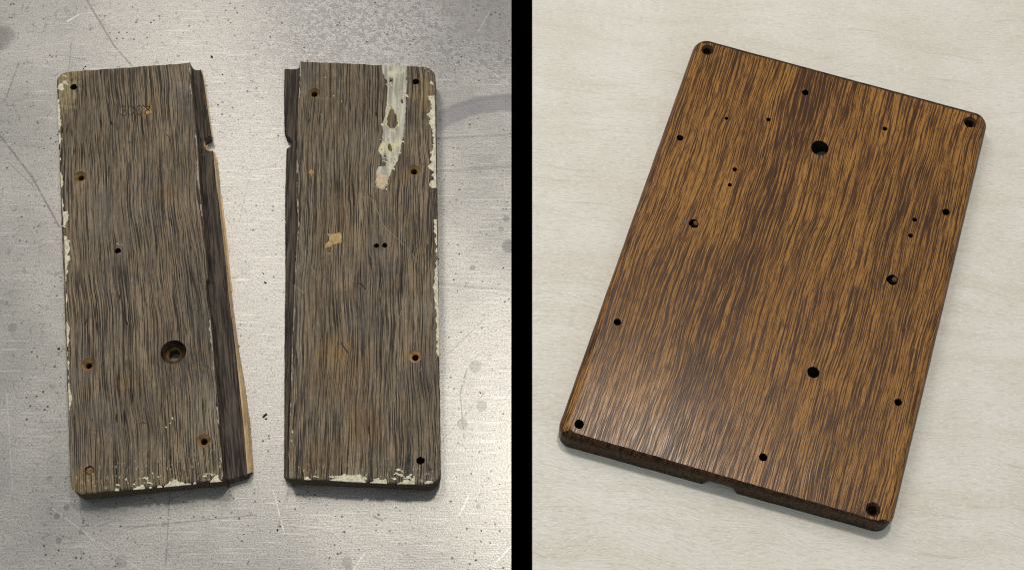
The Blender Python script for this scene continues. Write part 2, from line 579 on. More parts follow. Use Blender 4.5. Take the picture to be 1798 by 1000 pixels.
def solid(name, levels, holes, mats, parent, frame, wall_mat, cap_z, smooth_from=None, bottom=True, extra=None):
    """levels: list of closed loops of 3D points from bottom to top; holes: dicts(c, r, off); top cap flat at cap_z"""
    N = len(levels[0])
    verts, faces, mi, sm = [], [], [], []
    for L in levels:
        verts += L
    for k in range(len(levels) - 1):
        for i in range(N):
            j = (i + 1) % N
            faces.append((k * N + i, k * N + j, (k + 1) * N + j, (k + 1) * N + i))
            mi.append(wall_mat(k, i))
            sm.append(True)
    tops = [h['loop'] for h in holes]
    cv, cf = cdt_cap([Vector((p.x, p.y)) for p in levels[-1]], tops, cap_z)
    # merge cap with the last level: same points, so remove doubles below
    s = len(verts)
    verts += cv
    faces += [tuple(s + i for i in f) for f in cf]
    mi += [0] * len(cf)
    sm += [False] * len(cf)
    lows = []
    for h in holes:
        lp = h['loop']
        off = h.get('off', (0, 0))
        depth = h.get('depth', cap_z)
        low = [Vector((p.x + off[0], p.y + off[1])) for p in lp]
        if depth >= cap_z:
            lows.append(low)
        a = len(verts)
        verts += [Vector((p.x, p.y, cap_z)) for p in lp] + [Vector((p.x, p.y, max(0, cap_z - depth))) for p in low]
        M = len(lp)
        for i in range(M):
            j = (i + 1) % M
            faces.append((a + i, a + j, a + M + j, a + M + i))
            mi.append(h.get('mat', 2))
            sm.append(True)
        if depth < cap_z:
            faces.append(tuple(a + M + i for i in range(M)))
            mi.append(h.get('mat', 2))
            sm.append(False)
    if bottom:
        bv, bf = cdt_cap([Vector((p.x, p.y)) for p in levels[0]], lows, levels[0][0].z)
        s = len(verts)
        verts += bv
        faces += [tuple(s + i for i in f) for f in bf]
        mi += [1] * len(bf)
        sm += [False] * len(bf)
    if extra:
        s = len(verts)
        verts += extra[0]
        faces += [tuple(s + i for i in f) for f in extra[1]]
        mi += [1] * len(extra[1])
        sm += [False] * len(extra[1])
    return mesh_obj(name, verts, faces, mats, parent, mi, sm, frame)


# ------------------------------------------------------------------ the surfaces
M_steel, M_ply = steel_material(), plywood_material()
M_black = simple('divider_black', (0.0015, 0.0015, 0.0015), 1.0, 0.0)  # near-zero black for the added divider backing


def sheet(name, corners, thick, mat):
    c = [Vector((p[0], p[1], 0)) for p in corners]
    n2 = normals2([Vector((p.x, p.y)) for p in c])
    top = [p - Vector((q.x, q.y, 0)) * 0.8 for p, q in zip(c, n2)]
    v = [p + Vector((0, 0, -thick)) for p in c] + [p + Vector((0, 0, -0.8)) for p in c] + top
    f = [(0, 1, 2, 3), (8, 9, 10, 11)]
    for k in (0, 4):
        f += [(k + i, k + (i + 1) % 4, k + 4 + (i + 1) % 4, k + 4 + i) for i in range(4)]
    o = mesh_obj(name, v, f, mat)
    o['kind'] = 'structure'
    return o


a, b = W(898.2, -300), W(898.2, 1250)
sheet('steel_tabletop', [(-1500, b.y), (b.x, b.y), (a.x, a.y), (-1500, a.y)], 12, M_steel)
a, b = W(934.6, -300), W(934.6, 1250)
sheet('plywood_tabletop', [(b.x, b.y), (1500, b.y), (1500, a.y), (a.x, a.y)], 40, M_ply)
backing = mesh_obj('divider_backing', [Vector(p) for p in ((-4000, -4000, -400), (4000, -4000, -400), (4000, 4000, -400), (-4000, 4000, -400))], [(0, 1, 2, 3)], M_black)  # added black plane, makes the gap between the sheets read as a black divider
backing['kind'] = 'structure'

# ------------------------------------------------------------------ shared wood and paint
M_end = weathered_side('dark_weathered_edge', rgb(52, 44, 34), rgb(84, 70, 52), 3.0)
M_hole = simple('hole_wall', rgb(52, 36, 22), 0.8, 0.2, 0.4)
M_ledge = weathered_side('stained_groove', rgb(98, 86, 75), rgb(40, 34, 31), 9.0)
M_fresh = weathered_side('fresh_split_wood', rgb(216, 178, 130), rgb(234, 202, 158), 15.0, 0.65)
M_split_dark = weathered_side('old_split_wood', rgb(66, 48, 34), rgb(110, 80, 56), 18.0, 0.7)
M_rust = simple('bare_countersunk_wood', rgb(136, 106, 66), 0.75, 0.2, 0.35, 0.12)
M_rust2 = simple('pale_countersunk_wood', rgb(178, 138, 86), 0.75, 0.2, 0.3, 0.12)
M_cream = simple('cream_paint', rgb(204, 196, 170), 0.55, 0.4, 0.32, 0.22)
M_tan = simple('tan_residue', rgb(176, 148, 100), 0.8, 0.2, 0.22, 0.14)
M_gouge = simple('gouged_wood', rgb(168, 134, 88), 0.8, 0.2, 0.35, 0.2)
M_stamp = simple('stamped_numeral', rgb(58, 49, 41), 0.85, 0.1)
M_dark = simple('stamped_dark_wood', rgb(38, 31, 26), 0.85, 0.1)


def grey_paint():
    n = NT('grey_smeared_paint')
    x, y = n.x, n.y
    s = n.noise(n.vec(x * 0.16, y * 0.012, 4.0), 1.0, 4, 0.62)
    k = n.noise(n.P, 0.045, 4, 0.65)
    c = n.mix(n.smooth(0.36, 0.66, s), rgb(142, 138, 124), rgb(200, 195, 176))
    c = n.mix(n.smooth(0.54, 0.66, k) * 0.7, c, rgb(214, 205, 174))
    c = n.mix(n.smooth(0.64, 0.74, n.noise(n.vec(x * 0.3, y * 0.03, 9.0), 1.0, 2, 0.6)) * 0.5, c, rgb(86, 80, 70))
    n.bump(s + k * 0.6, 0.5, 2.5)
    return n.out(c, 0.5, 0.0, 0.4)


M_grey = grey_paint()
T = 48.0


def frame_of(p, q, at):
    """frame with y running from p to q, at a point on the table"""
    d = (q - p)
    ang = math.atan2(-d.x, d.y)
    return Matrix.Translation(Vector((at.x, at.y, 0))) @ Matrix.Rotation(ang, 4, 'Z')


def countersink(parent, frame, c, R, r, depth, mat, seed):
    """dished ring round a screw hole and the hole's wall"""
    k = 24
    rows = [(R - 0.2, T - 0.5), (R * 0.72 + r * 0.28, T - depth * 0.55), (r, T - depth), (r * 0.96, 1.0)]
    v, f = [], []
    mi = []
    for j, (rr, z) in enumerate(rows):
        lp = circle(c, rr, k, 0.06 if j else 0.0, seed)
        v += [Vector((p.x, p.y, z)) for p in lp]
    for j in range(len(rows) - 1):
        for i in range(k):
            f.append((j * k + i, j * k + (i + 1) % k, (j + 1) * k + (i + 1) % k, (j + 1) * k + i))
            mi.append(0 if j < 2 else 1)
    return mesh_obj('countersink', v, f, [mat, M_hole], parent, mi, [True] * len(f), frame)


def hole(u, v, r, z=T, **kw):
    c = W(u, v, z)
    d = dict(c=c, r=r, loop=circle((c.x, c.y), r, kw.pop('k', 20), kw.pop('wob', 0.10), u * 0.37))
    d.update(kw)
    return d


def worn_levels(loop, groove, amp, seed):
    """half board lying face down: rounded lower rim, upright side, worn upper edge. groove[i] = 1 on the groove side"""
    nn = normals2(loop)
    r = 17.0
    lv = []
    for a in (0, 20, 40, 60, 80):
        ins, z = r * (1 - sin(radians(a + 10))), r * (1 - cos(radians(a + 10)))
        lv.append([Vector((p.x - q.x * ins * (1 - g), p.y - q.y * ins * (1 - g), z if a else 0.0)) for p, q, g in zip(loop, nn, groove)])
    up = []
    for p, q, g in zip(loop, nn, groove):
        k = mnoise.noise(Vector((p.x * 0.05, p.y * 0.05, seed))) + 0.7 * mnoise.noise(Vector((p.x * 0.16, p.y * 0.16, seed + 4)))
        up.append((p, q, max(0.4, 2.0 + amp * k) * (1 - 0.6 * g)))
    lv.append([Vector((p.x, p.y, T - 1.2 * k)) for p, q, k in up])
    lv.append([Vector((p.x - q.x * k * 0.35, p.y - q.y * k * 0.35, T - 0.5 * k)) for p, q, k in up])
    lv.append([Vector((p.x - q.x * k, p.y - q.y * k, T)) for p, q, k in up])
    return lv


def arc(cx, cy, rad, a0, a1, k=14):
    return [(cx + rad * cos(radians(a0 + (a1 - a0) * i / k)), cy + rad * sin(radians(a0 + (a1 - a0) * i / k))) for i in range(k + 1)]


def ledge(parent, frame, gtrace, btrace, otrace, h, notch, mats, fresh):
    """the thin step left beside the groove, down to the split edge, and the split face as its own part"""
    def path(tr, z, M=320):
        pts = [W(u, v, z) for u, v in tr]
        ln = [0]
        for a_, b_ in zip(pts, pts[1:]):
            ln.append(ln[-1] + (b_ - a_).length)
        res = []
        for i in range(M + 1):
            d = ln[-1] * i / M
            j = max(k for k in range(len(ln)) if ln[k] <= d + 1e-9)
            j = min(j, len(pts) - 2)
            res.append(pts[j].lerp(pts[j + 1], (d - ln[j]) / max(1e-6, ln[j + 1] - ln[j])))
        return res
    G = path(gtrace, T - 2)
    B = path(btrace, h)
    O = path(otrace, 3.0)
    nc = W(notch[0], notch[1], h)
    O = [Vector((b.x, b.y, 3.0)) if (b - nc).length < notch[2] else o for b, o in zip(B, O)]
    prof = [(0.0, T - 2.0), (0.02, h + (T - h) * 0.55), (0.10, h + (T - h) * 0.25), (0.22, h + 3.0), (0.36, h + 0.6), (0.6, h), (0.8, h), (1.0, h)]
    v, f = [], []
    K = len(prof) + 2
    for i, (g, b) in enumerate(zip(G, B)):
        v.append(Vector((g.x, g.y, 1.0)))
        for (t, z) in prof:
            p = g.lerp(b, t)
            j = 0.8 * mnoise.noise(Vector((p.x * 0.2, p.y * 0.05, t * 3)))
            v.append(Vector((p.x, p.y, z + (j if 0.05 < t < 0.99 else 0))))
        v.append(Vector((b.x, b.y, 1.0)))
        if i:
            a_ = i * K
            f += [(a_ - K + k, a_ - K + k + 1, a_ + k + 1, a_ + k) for k in range(K - 1)]
    f += [tuple(range(K)), tuple(len(v) - K + k for k in range(K))]
    mesh_obj('groove_ledge', v, f, mats, parent, None, [True] * (len(f) - 2) + [False] * 2, frame)
    # split face: outside of the step, leaning outwards and splintered
    v, f = [], []
    for i, (b, o) in enumerate(zip(B, O)):
        for k, t in enumerate((0.0, 0.33, 0.66, 1.0)):
            p = b.lerp(o, t)
            j = 0.9 * mnoise.noise(Vector((p.x * 0.5, p.y * 0.06, k))) if 0 < k else 0
            z = h + 0.15 - (h - 3.0) * t ** 1.6
            v.append(Vector((p.x + j + 0.15, p.y, z)))
        v.append(Vector((o.x - (1 if o.x > b.x else -1) * 3.0, o.y, 0.3)))
        if i:
            a_ = i * 5
            f += [(a_ - 5 + k, a_ - 5 + k + 1, a_ + k + 1, a_ + k) for k in range(4)]
    return mesh_obj('split_edge', v, f, fresh, parent, None, [False] * len(f), frame)


def chip(u, v, r, parent, fr, mat, seed, sy=1.0, name='paint_flake', z=T, thick=0.7):
    pts = [(u + r * cos(a_) * (1 + .75 * mnoise.noise(Vector((cos(a_) * 2.8 + seed, sin(a_) * 2.8, seed)))),
            v + r * sy * sin(a_) * (1 + .75 * mnoise.noise(Vector((cos(a_) * 2.8 + seed, sin(a_) * 2.8, seed + 9))))) for a_ in (2 * pi * i / 12 for i in range(20))]
    return flake(name, rough_loop(pts, 1.6, r * 0.35, .45, seed, z), z, thick, mat, parent, fr, (), min(.5, r * .25))


def edge_paint(path, width, parent, fr, seed, mat, cut=0.0, name='paint_flake'):
    """run of paint along an edge, broken into separate flakes: path = photo points on the top edge, inward normal to the right side"""
    pts = resample([Vector(W(u_, v_, T)[:2]) for u_, v_ in path], 1.6)
    run = []

    def close(run):
        if len(run) > 3:
            outer = [p for p, q in run]
            inner = [q for p, q in run][::-1]
            flake(name, outer + inner, T - 0.3, 0.9, mat, parent, fr, (), .35)
    for i, p in enumerate(pts):
        t = (pts[min(i + 1, len(pts) - 1)] - pts[max(i - 1, 0)]).normalized()
        nrm = Vector((-t.y, t.x))
        k = mnoise.noise(Vector((p.x * .035, p.y * .035, seed))) + .65 * mnoise.noise(Vector((p.x * .13, p.y * .13, seed + 3))) + .22 * mnoise.noise(Vector((p.x * .4, p.y * .4, seed + 6)))
        wd = width * (0.58 + k * 1.05) - cut
        if wd > 0.8:
            j = 0.7 * mnoise.noise(Vector((p.x * .3, p.y * .3, seed + 8)))
            run.append((p + nrm * (0.4 + j * .5), p + nrm * (0.5 + wd)))
        else:
            close(run)
            run = []
    close(run)


# ------------------------------------------------------------------ left half board
def pl(pts, z=T):
    return [Vector(W(u, v, z)[:2]) for u, v in pts]


gA = [(333.6, 109.5), (336, 152), (342, 200), (347, 260), (350, 315), (356, 380), (362.5, 460), (365, 488), (361, 495), (363, 524), (370, 556), (375, 620), (377, 648), (383, 713), (388, 781), (393, 841)]
fA = frame_of(W(126, 850, T), W(99, 140, T), W(240, 480, 0))
A = thing('weathered_board', 'left half of the split weathered oak board, with stamped numerals and a wide counterbored hole', 'board', fA, 'split halves of the weathered board')


def to_local(fr, u, v, z=T):
    return fr.inverted() @ W(u, v, z)


def stain(fr, u, v, rx, ry, c, k):
    p = to_local(fr, u, v)
    return (p.x, p.y, rx, ry, c, k)


orange, pale, grime = rgb(134, 102, 64), rgb(176, 150, 108), rgb(60, 54, 48)
M_A = weathered_material('weathered_oak_left', 11.0, [
    stain(fA, 108, 150, 30, 62, rgb(196, 176, 126), .85), stain(fA, 128, 130, 40, 16, rgb(168, 142, 96), .6), stain(fA, 132, 850, 28, 30, rgb(172, 140, 92), .6),
    stain(fA, 290, 338, 26, 18, orange, .5), stain(fA, 133, 341, 10, 8, orange, .7), stain(fA, 222, 672, 16, 11, rgb(160, 124, 74), .6), stain(fA, 130, 415, 8, 18, orange, .4),
    stain(fA, 355, 200, 40, 60, grime, .5), stain(fA, 370, 690, 14, 60, rgb(160, 152, 136), .5), stain(fA, 345, 750, 24, 50, rgb(150, 142, 126), .4), stain(fA, 305, 640, 40, 40, grime, .45),
    stain(fA, 205, 480, 46, 40, rgb(70, 68, 66), .45), stain(fA, 340, 500, 40, 70, rgb(92, 86, 78), .4), stain(fA, 262, 192, 20, 20, orange, .5),
    stain(fA, 240, 846, 120, 18, rgb(132, 112, 72), .35)], [('y', -330, -385)])
cornA = pl([(98.5, 127)])[0], pl([(124, 868)])[0]
polyA = pl(gA) + [cornA[1], cornA[0]]
radA = [0] * len(gA) + [21, 19]
loopA = rounded(polyA, radA, 4.0)
loopA = [p + q * 0.8 * mnoise.noise(Vector((p.x * 0.06, p.y * 0.06, 2.0))) for p, q in zip(loopA, normals2(loopA))]
gl = pl(gA)


def near_path(p, path):
    d = 1e9
    for a_, b_ in zip(path, path[1:]):
        t = max(0, min(1, (p - a_).dot(b_ - a_) / (b_ - a_).length_squared))
        d = min(d, (p - a_.lerp(b_, t)).length)
    return d


grvA = [1.0 if near_path(p, gl) < 2.5 else 0.0 for p in loopA]
holesA = [hole(129.5, 153, 6.2, wob=.2), hole(207, 440, 5.2, wob=.3), hole(157, 825, 8.0, depth=9, wob=.25),
          hole(141, 310, 10.5, wob=0), hole(154.5, 640, 11.5, wob=0), hole(357.5, 773, 11.5, wob=0), hole(304.5, 617.5, 21.5, wob=.03, k=36, depth=60)]
solid('board_body', worn_levels(loopA, grvA, 1.8, 1.0), holesA, [M_A, M_end, M_hole], A, fA, lambda k, i: 1 if k < 5 else 0, T)
for (u, v, R, r) in ((141, 310, 10.5, 5.0), (154.5, 640, 11.5, 5.2), (357.5, 773, 11.5, 5.6)):
    c = W(u, v, T)
    countersink(A, fA, (c.x, c.y), R, r, 5.5, M_rust, u)
# counterbore: step part way down with a screw hole through it
c = W(304.5, 617.5, T)
v, f, mi = [], [], []
M_bore = simple('dark_bored_wood', rgb(82, 64, 45), 0.7, 0.3, 0.45, 0.08)
rows = [(21.3, T - 2.0), (21.0, T - 21), (20.5, T - 24), (13.0, T - 25.5), (10.6, T - 29), (9.6, T - 31), (9.6, 0.6)]
for j, (rr, z) in enumerate(rows):
    ox, oy = (0, 0) if j < 3 else (-5.5, 6.5)
    v += [Vector((p.x + ox, p.y + oy, z)) for p in circle((c.x, c.y), rr, 36, 0.05, j)]
for j in range(len(rows) - 1):
    for i in range(36):
        f.append((j * 36 + i, j * 36 + (i + 1) % 36, (j + 1) * 36 + (i + 1) % 36, (j + 1) * 36 + i))
        mi.append(1 if 3 <= j <= 4 else 0)
mesh_obj('counterbore', v, f, [M_bore, M_rust], A, mi, [True] * len(f), fA)
# plug of filler in the blocked corner hole
pc = W(157.5, 826, T - 5)
v, f = [Vector((pc.x, pc.y, T - 3.6))], []
for j, (rr, zz) in enumerate(((4.0, T - 3.2), (7.4, T - 5.0), (7.8, T - 8.0))):
    for p in circle((pc.x, pc.y), rr, 16, 0.25, j + 3.0):
        v.append(Vector((p.x, p.y, zz + 1.4 * mnoise.noise(Vector((p.x * .3, p.y * .3, j))))))
f += [(0, 1 + i, 1 + (i + 1) % 16) for i in range(16)]
for j in range(2):
    f += [(1 + j * 16 + i, 1 + j * 16 + (i + 1) % 16, 17 + j * 16 + (i + 1) % 16, 17 + j * 16 + i) for i in range(16)]
mesh_obj('hole_plug', v, f, simple('crumbled_filler', rgb(130, 100, 66), .85, .2, .5, .25), A, None, None, fA)

bA = [(352.5, 122.5), (355, 138), (363.6, 200), (369.6, 239), *arc(370.5, 252, 13.4, -98, -284), (377, 296), (379, 320), (384, 354), (391, 418), (398, 479), (402, 524), (410.5, 588),
      (415, 628), (422, 696), (429, 764), (434.5, 832)]
oA = [(353, 124), (355.6, 138), (364.6, 200), (370.8, 240), *arc(371.5, 253, 13.4, -98, -284), (383, 296), (385, 320), (387.5, 354), (395, 418), (401, 479), (407, 524), (415.5, 588),
      (421.5, 628), (430.5, 680), (439.5, 750), (445, 828)]
gA2 = [(334.5, 111.5)] + gA[1:-1] + [(391.5, 836)]
ledge(A, fA, gA2, bA, oA, 22.0, (370.5, 252, 14.8), M_ledge, M_fresh)


M_worn = simple('grey_worn_edge', rgb(160, 152, 140), .7, .3, .2, .2)
for q, sd in (([(334.5, 112), (336, 152), (342, 200)], 1.0), ([(345, 235), (347, 260), (350, 315), (356, 380)], 2.0), ([(370, 556), (375, 620), (377, 648)], 5.0), ([(383, 713), (388, 781), (392.5, 836)], 6.0)):
    edge_paint(q[::-1], 3.6, A, fA, sd, M_worn, .5, 'worn_edge')


# stamped numerals and the gouge beside them
def strokes(name, polys, wd, z, mat, parent, frame, label=None, each=False):
    if each:
        for pts in polys:
            strokes(name, [pts], wd, z, mat, parent, frame)
        return
    v, f = [], []
    for pts in polys:
        pp = [Vector(W(u_, v_, z)[:2]) for u_, v_ in pts]
        a_, b_ = ribbon(resample(pp, 2.0), wd, z)
        s = len(v)
        v += a_
        f += [tuple(s + i for i in q) for q in b_]
    o = mesh_obj(name, v, f, mat, parent, None, None, frame)
    if label:
        o['label'] = label
    return o


def oval(cx, cy, rx, ry, a0=0, a1=360, k=16):
    return [(cx + rx * cos(radians(a0 + (a1 - a0) * i / k)), cy + ry * sin(radians(a0 + (a1 - a0) * i / k))) for i in range(k + 1)]


strokes('stamped_number', [oval(216.5, 190.6, 4.6, 4.2, 190, 450), oval(216.8, 198.6, 5.2, 4.4, 270, 530)], 1.4, T + 0.12, M_stamp, A, fA)
strokes('stamped_number', [oval(230, 194.2, 5.0, 8.2)], 1.4, T + 0.12, M_stamp, A, fA)
strokes('stamped_number', [oval(244.8, 193.4, 5.0, 8.4)], 1.4, T + 0.12, M_stamp, A, fA)
flake('gouge', rough_loop([(253, 187), (258, 187), (262, 190), (267, 184), (266, 192), (267, 200), (262, 198), (257, 202), (255, 195)], 2, 1.2, .3, 2.0, T), T, 0.25, M_gouge, A, fA, (), .6)
strokes('gouge_mark', [[(250, 184), (256, 189), (264, 196)], [(266, 185), (260, 191), (255, 196), (254, 201)], oval(260, 189.5, 3.4, 3.0)], 1.3, T + 0.5, M_dark, A, fA)
# short dark dents
strokes('dent', [[(291, 236), (297, 240), (298, 249)], [(267, 212), (268, 215)], oval(251, 745, 4, 4, 190, 340, 8), [(199, 217), (200, 220)], [(227, 248), (228, 252)]], 1.3, T + 0.12, M_dark, A, fA, None, True)


# cream paint along the left edge and the lower edge; each flake stands alone
edge_paint([(100.5, 175), (103, 250), (106.5, 330), (109.5, 372)], 6.0, A, fA, 1.0, M_cream, .8)
edge_paint([(109.5, 372), (111, 400), (113, 440), (114.5, 490)], 9.5, A, fA, 2.3, M_cream, .4)
edge_paint([(114.5, 490), (116, 560), (118, 640), (120.5, 720)], 5.5, A, fA, 3.1, M_cream, 1.6)
edge_paint([(172, 864), (230, 860), (290, 855), (390, 845)], 11.0, A, fA, 4.0, M_cream, 3.6)
for i, (u, v, r, sy) in enumerate(((254, 843, 7.5, .8), (263, 849, 6, .7), (369, 833, 9, .45), (360, 837, 5, .6), (381, 836, 4.5, .6), (235, 851, 3, 1), (277, 838, 2.6, 1.6), (268, 832, 2, 1.6), (207, 852, 4, .7), (186, 857, 3, .8),
                                   (222, 843, 2.0, 1.8), (113, 379, 5, .9), (112, 400, 4, 1.3), (303, 736, 1.6, 2.6), (299, 744, 1.4, 2), (292, 751, 1.5, 2.0), (168, 760, 1.2, 2), (206, 429, 3.0, .7), (214, 430, 2.2, .6), (197, 431, 1.6, .7),
                                   (106, 160, 6, 2.0), (114, 150, 6, 1.3), (104, 195, 3, 2.0), (113, 136, 5, .8))):
    chip(u, v, r, A, fA, M_cream, i * 1.7 + .3, sy)

# ------------------------------------------------------------------ right half board
gB = [(527, 107.5), (525, 150), (522, 220), (520, 304), (520, 350), (523, 398), (519.5, 439), (517.5, 490), (515, 550), (512.5, 610), (511, 670), (508.5, 730), (506.5, 800), (507, 839)]
fB = frame_of(W(771, 840, T), W(763, 130, T), W(635, 480, 0))
B = thing('weathered_board', 'right half of the split weathered oak board, smeared with grey paint near its rounded corner', 'board', fB, 'split halves of the weathered board')
M_B = weathered_material('weathered_oak_right', 41.0, [
    stain(fB, 750, 170, 22, 52, rgb(170, 146, 96), .7), stain(fB, 693, 313, 26, 14, orange, .65), stain(fB, 547, 303, 10, 20, orange, .4), stain(fB, 718, 418, 8, 11, rgb(160, 128, 80), .45), stain(fB, 741, 441, 7, 10, rgb(172, 140, 90), .5),
    stain(fB, 600, 640, 52, 64, rgb(142, 112, 70), .55), stain(fB, 640, 745, 30, 34, rgb(140, 108, 66), .65), stain(fB, 585, 615, 34, 24, rgb(150, 116, 70), .6), stain(fB, 590, 395, 40, 60, rgb(142, 116, 80), .5),
    stain(fB, 545, 520, 34, 60, rgb(128, 106, 82), .5), stain(fB, 560, 150, 60, 50, grime, .35), stain(fB, 600, 170, 50, 70, rgb(104, 88, 70), .45), stain(fB, 720, 540, 60, 22, rgb(150, 142, 128), .35),
    stain(fB, 535, 130, 26, 30, rgb(72, 72, 74), .6), stain(fB, 663, 432, 12, 22, grime, .7), stain(fB, 764, 380, 10, 30, rgb(88, 98, 84), .6), stain(fB, 735, 650, 40, 60, rgb(96, 90, 82), .4),
    stain(fB, 570, 800, 40, 40, rgb(118, 92, 56), .6), stain(fB, 696, 822, 36, 14, rgb(96, 96, 80), .6), stain(fB, 520, 560, 14, 90, rgb(140, 132, 118), .5), stain(fB, 530, 470, 14, 60, rgb(140, 134, 122), .45)],
    [('y', -345, -380)])
cornB = pl([(773, 851)])[0], pl([(764, 117.5)])[0]
loopB = rounded(pl(gB) + [cornB[0], cornB[1]], [0] * len(gB) + [21, 24], 4.0)
loopB = [p + q * 0.8 * mnoise.noise(Vector((p.x * 0.06, p.y * 0.06, 8.0))) for p, q in zip(loopB, normals2(loopB))]
glB = pl(gB)
grvB = [1.0 if near_path(p, glB) < 2.5 else 0.0 for p in loopB]


def slit(pts, z=T):
    return dict(loop=[Vector(W(u_, v_, z)[:2]) for u_, v_ in pts], depth=14.0)


holesB = [hole(730, 143.5, 6.4, wob=.2), hole(737.5, 808, 6.6, wob=.35), hole(661, 430.5, 4.6, wob=.3), hole(675.5, 430.5, 4.6, wob=.2), hole(686, 144, 3.2, wob=.5, depth=8),
          hole(551.5, 163, 10.0, wob=0), hole(726.5, 299, 10.5, wob=0), hole(729, 625.5, 11, wob=0),
          slit([(600.2, 800), (601.2, 799), (601.2, 812), (600.6, 824), (601.4, 836), (599.4, 836), (598.8, 824), (599.6, 812)]),
          slit([(531, 822), (532.2, 828), (532.6, 836), (530.8, 836), (530.8, 828)])]
solid('board_body', worn_levels(loopB, grvB, 1.8, 5.0), holesB, [M_B, M_end, M_hole], B, fB, lambda k, i: 1 if k < 5 else 0, T)
for (u, v, R, r, m) in ((551.5, 163, 10.0, 5.6, M_rust), (726.5, 299, 10.5, 5.6, M_rust), (729, 625.5, 11, 5.6, M_rust2)):
    c = W(u, v, T)
    countersink(B, fB, (c.x, c.y), R, r, 5.5, m, u)
bB = [(500.6, 121), (499.3, 178), (500.5, 236), *arc(499.8, 250, 12.8, -82, 72), (503.5, 290), (501.5, 340), (501.5, 360), (502, 490), (500.8, 560), (500.5, 640), (500, 730), (499.8, 836)]
oB = [(499.9, 123), (498.6, 178), (499.9, 236), *arc(499.3, 251, 12.8, -82, 72), (502.4, 290), (500.6, 340), (500.6, 360), (501.2, 490), (500.1, 560), (499.8, 640), (499.3, 730), (499, 838)]
ledge(B, fB, [(526, 110)] + gB[1:-1] + [(507.5, 836)], bB, oB, 22.0, (499.8, 250, 14.8), M_ledge, M_split_dark)

# the long paint smear with bare spots
smear = [(670, 114.5), (715, 115.5), (714.5, 130), (715, 150), (713, 175), (713.5, 190), (711.5, 215), (710, 240), (706, 252), (702, 270), (699, 284), (691, 293), (684, 312), (679, 326), (672, 336), (666, 330), (659, 327), (658, 318), (661, 312),
         (659, 303), (664, 293), (676, 291), (678, 282), (676, 270), (673, 281), (669, 273), (664, 264), (667, 252), (671, 245), (672, 230), (670, 218), (675, 206), (677, 190), (679.5, 170), (680, 155), (678, 142), (672, 130)]
bare = [rough_loop([(687, 185), (692, 193), (697, 203), (700, 218), (694, 226), (684, 227), (679, 220), (679, 206), (683, 194)], 3, 1.6, .2, 1.0, T),
        rough_loop([(681, 253), (686, 252), (690, 262), (688, 268), (683, 266), (680, 260)], 2, 1.0, .25, 2.0, T),
        rough_loop([(684, 137), (690, 138), (691, 146), (686, 149), (683, 144)], 2, .8, .3, 3.0, T),
        rough_loop([(704, 173), (708, 176), (709, 182), (705, 183), (703, 178)], 2, .6, .3, 4.0, T)]
pp = flake('paint_smear', rough_loop(smear, 3.0, 2.0, .14, 7.0, T), T, 0.9, M_grey, B, fB, bare, 1.0)
M_yellowpaint = simple('yellowed_paint', rgb(206, 194, 150), .6, .35, .22, .2)
# yellowed rims round the bare spots, and the thick blob at the smear's lower end
for i, hl in enumerate(bare[:2]):
    nn = normals2(hl)
    outer = [p + q * (0.35 + 5.5 * max(0, 0.12 + mnoise.noise(Vector((p.x * .13, p.y * .13, i + 2.0)))) + 1.0 * abs(mnoise.noise(Vector((p.x * .6, p.y * .6, i + 4.0))))) for p, q in zip(hl, nn)]
    flake('paint_rim', outer, T + 0.9, 0.5, M_yellowpaint, B, fB, [[p - q * 0.3 for p, q in zip(hl, nn)]], .4)
flake('paint_blob', rough_loop([(661, 305), (668, 304), (680, 309), (678, 322), (672, 334), (667, 329), (661, 326), (660, 316)], 2.5, 1.5, .25, 9.0, T), T + 0.5, 1.0, simple('pinkish_cream_paint', rgb(198, 174, 142), .6, .35, .2, .2), B, fB, (), .7)
flake('paint_blob', rough_loop([(669, 255), (673, 246), (677, 254), (675, 264), (672, 276), (668, 270), (665, 263)], 2.5, 1.5, .25, 12.0, T), T + 0.5, 0.8, M_yellowpaint, B, fB, (), .7)
flake('paint_blob', rough_loop([(690, 250), (697, 245), (697, 256), (694, 264), (690, 268), (691, 258)], 2.5, 1.2, .25, 14.0, T), T + 0.5, 0.8, M_yellowpaint, B, fB, (), .6)
flake('residue_patch', rough_loop([(573, 409), (582, 411), (590, 408), (598, 409), (601, 416), (599, 427), (586, 429), (577, 434), (570, 436), (571, 428), (578, 422), (577, 415)], 2.5, 1.6, .2, 3.0, T), T, 0.4, M_tan, B, fB, (), .8)
# loose chips along the smear
rs = random.Random(5)
for i in range(34):
    a_ = smear[rs.randrange(14, len(smear))] if i % 3 else smear[rs.randrange(4, 14)]
    chip(a_[0] + rs.uniform(-2, 7) * (1 if i % 3 else -1), a_[1] + rs.uniform(-6, 6), rs.uniform(1.0, 3.4), B, fB, (M_yellowpaint, M_cream, M_grey)[i % 3], i * 3.3 + 50, rs.uniform(.8, 2.2), 'paint_flake', T + 0.4, .9)
for i in range(12):
    chip(rs.uniform(676, 710), rs.uniform(122, 290), rs.uniform(.8, 2.0), B, fB, M_cream, i * 2.3 + 150, rs.uniform(1, 2.5), 'paint_flake', T + 0.6, .9)
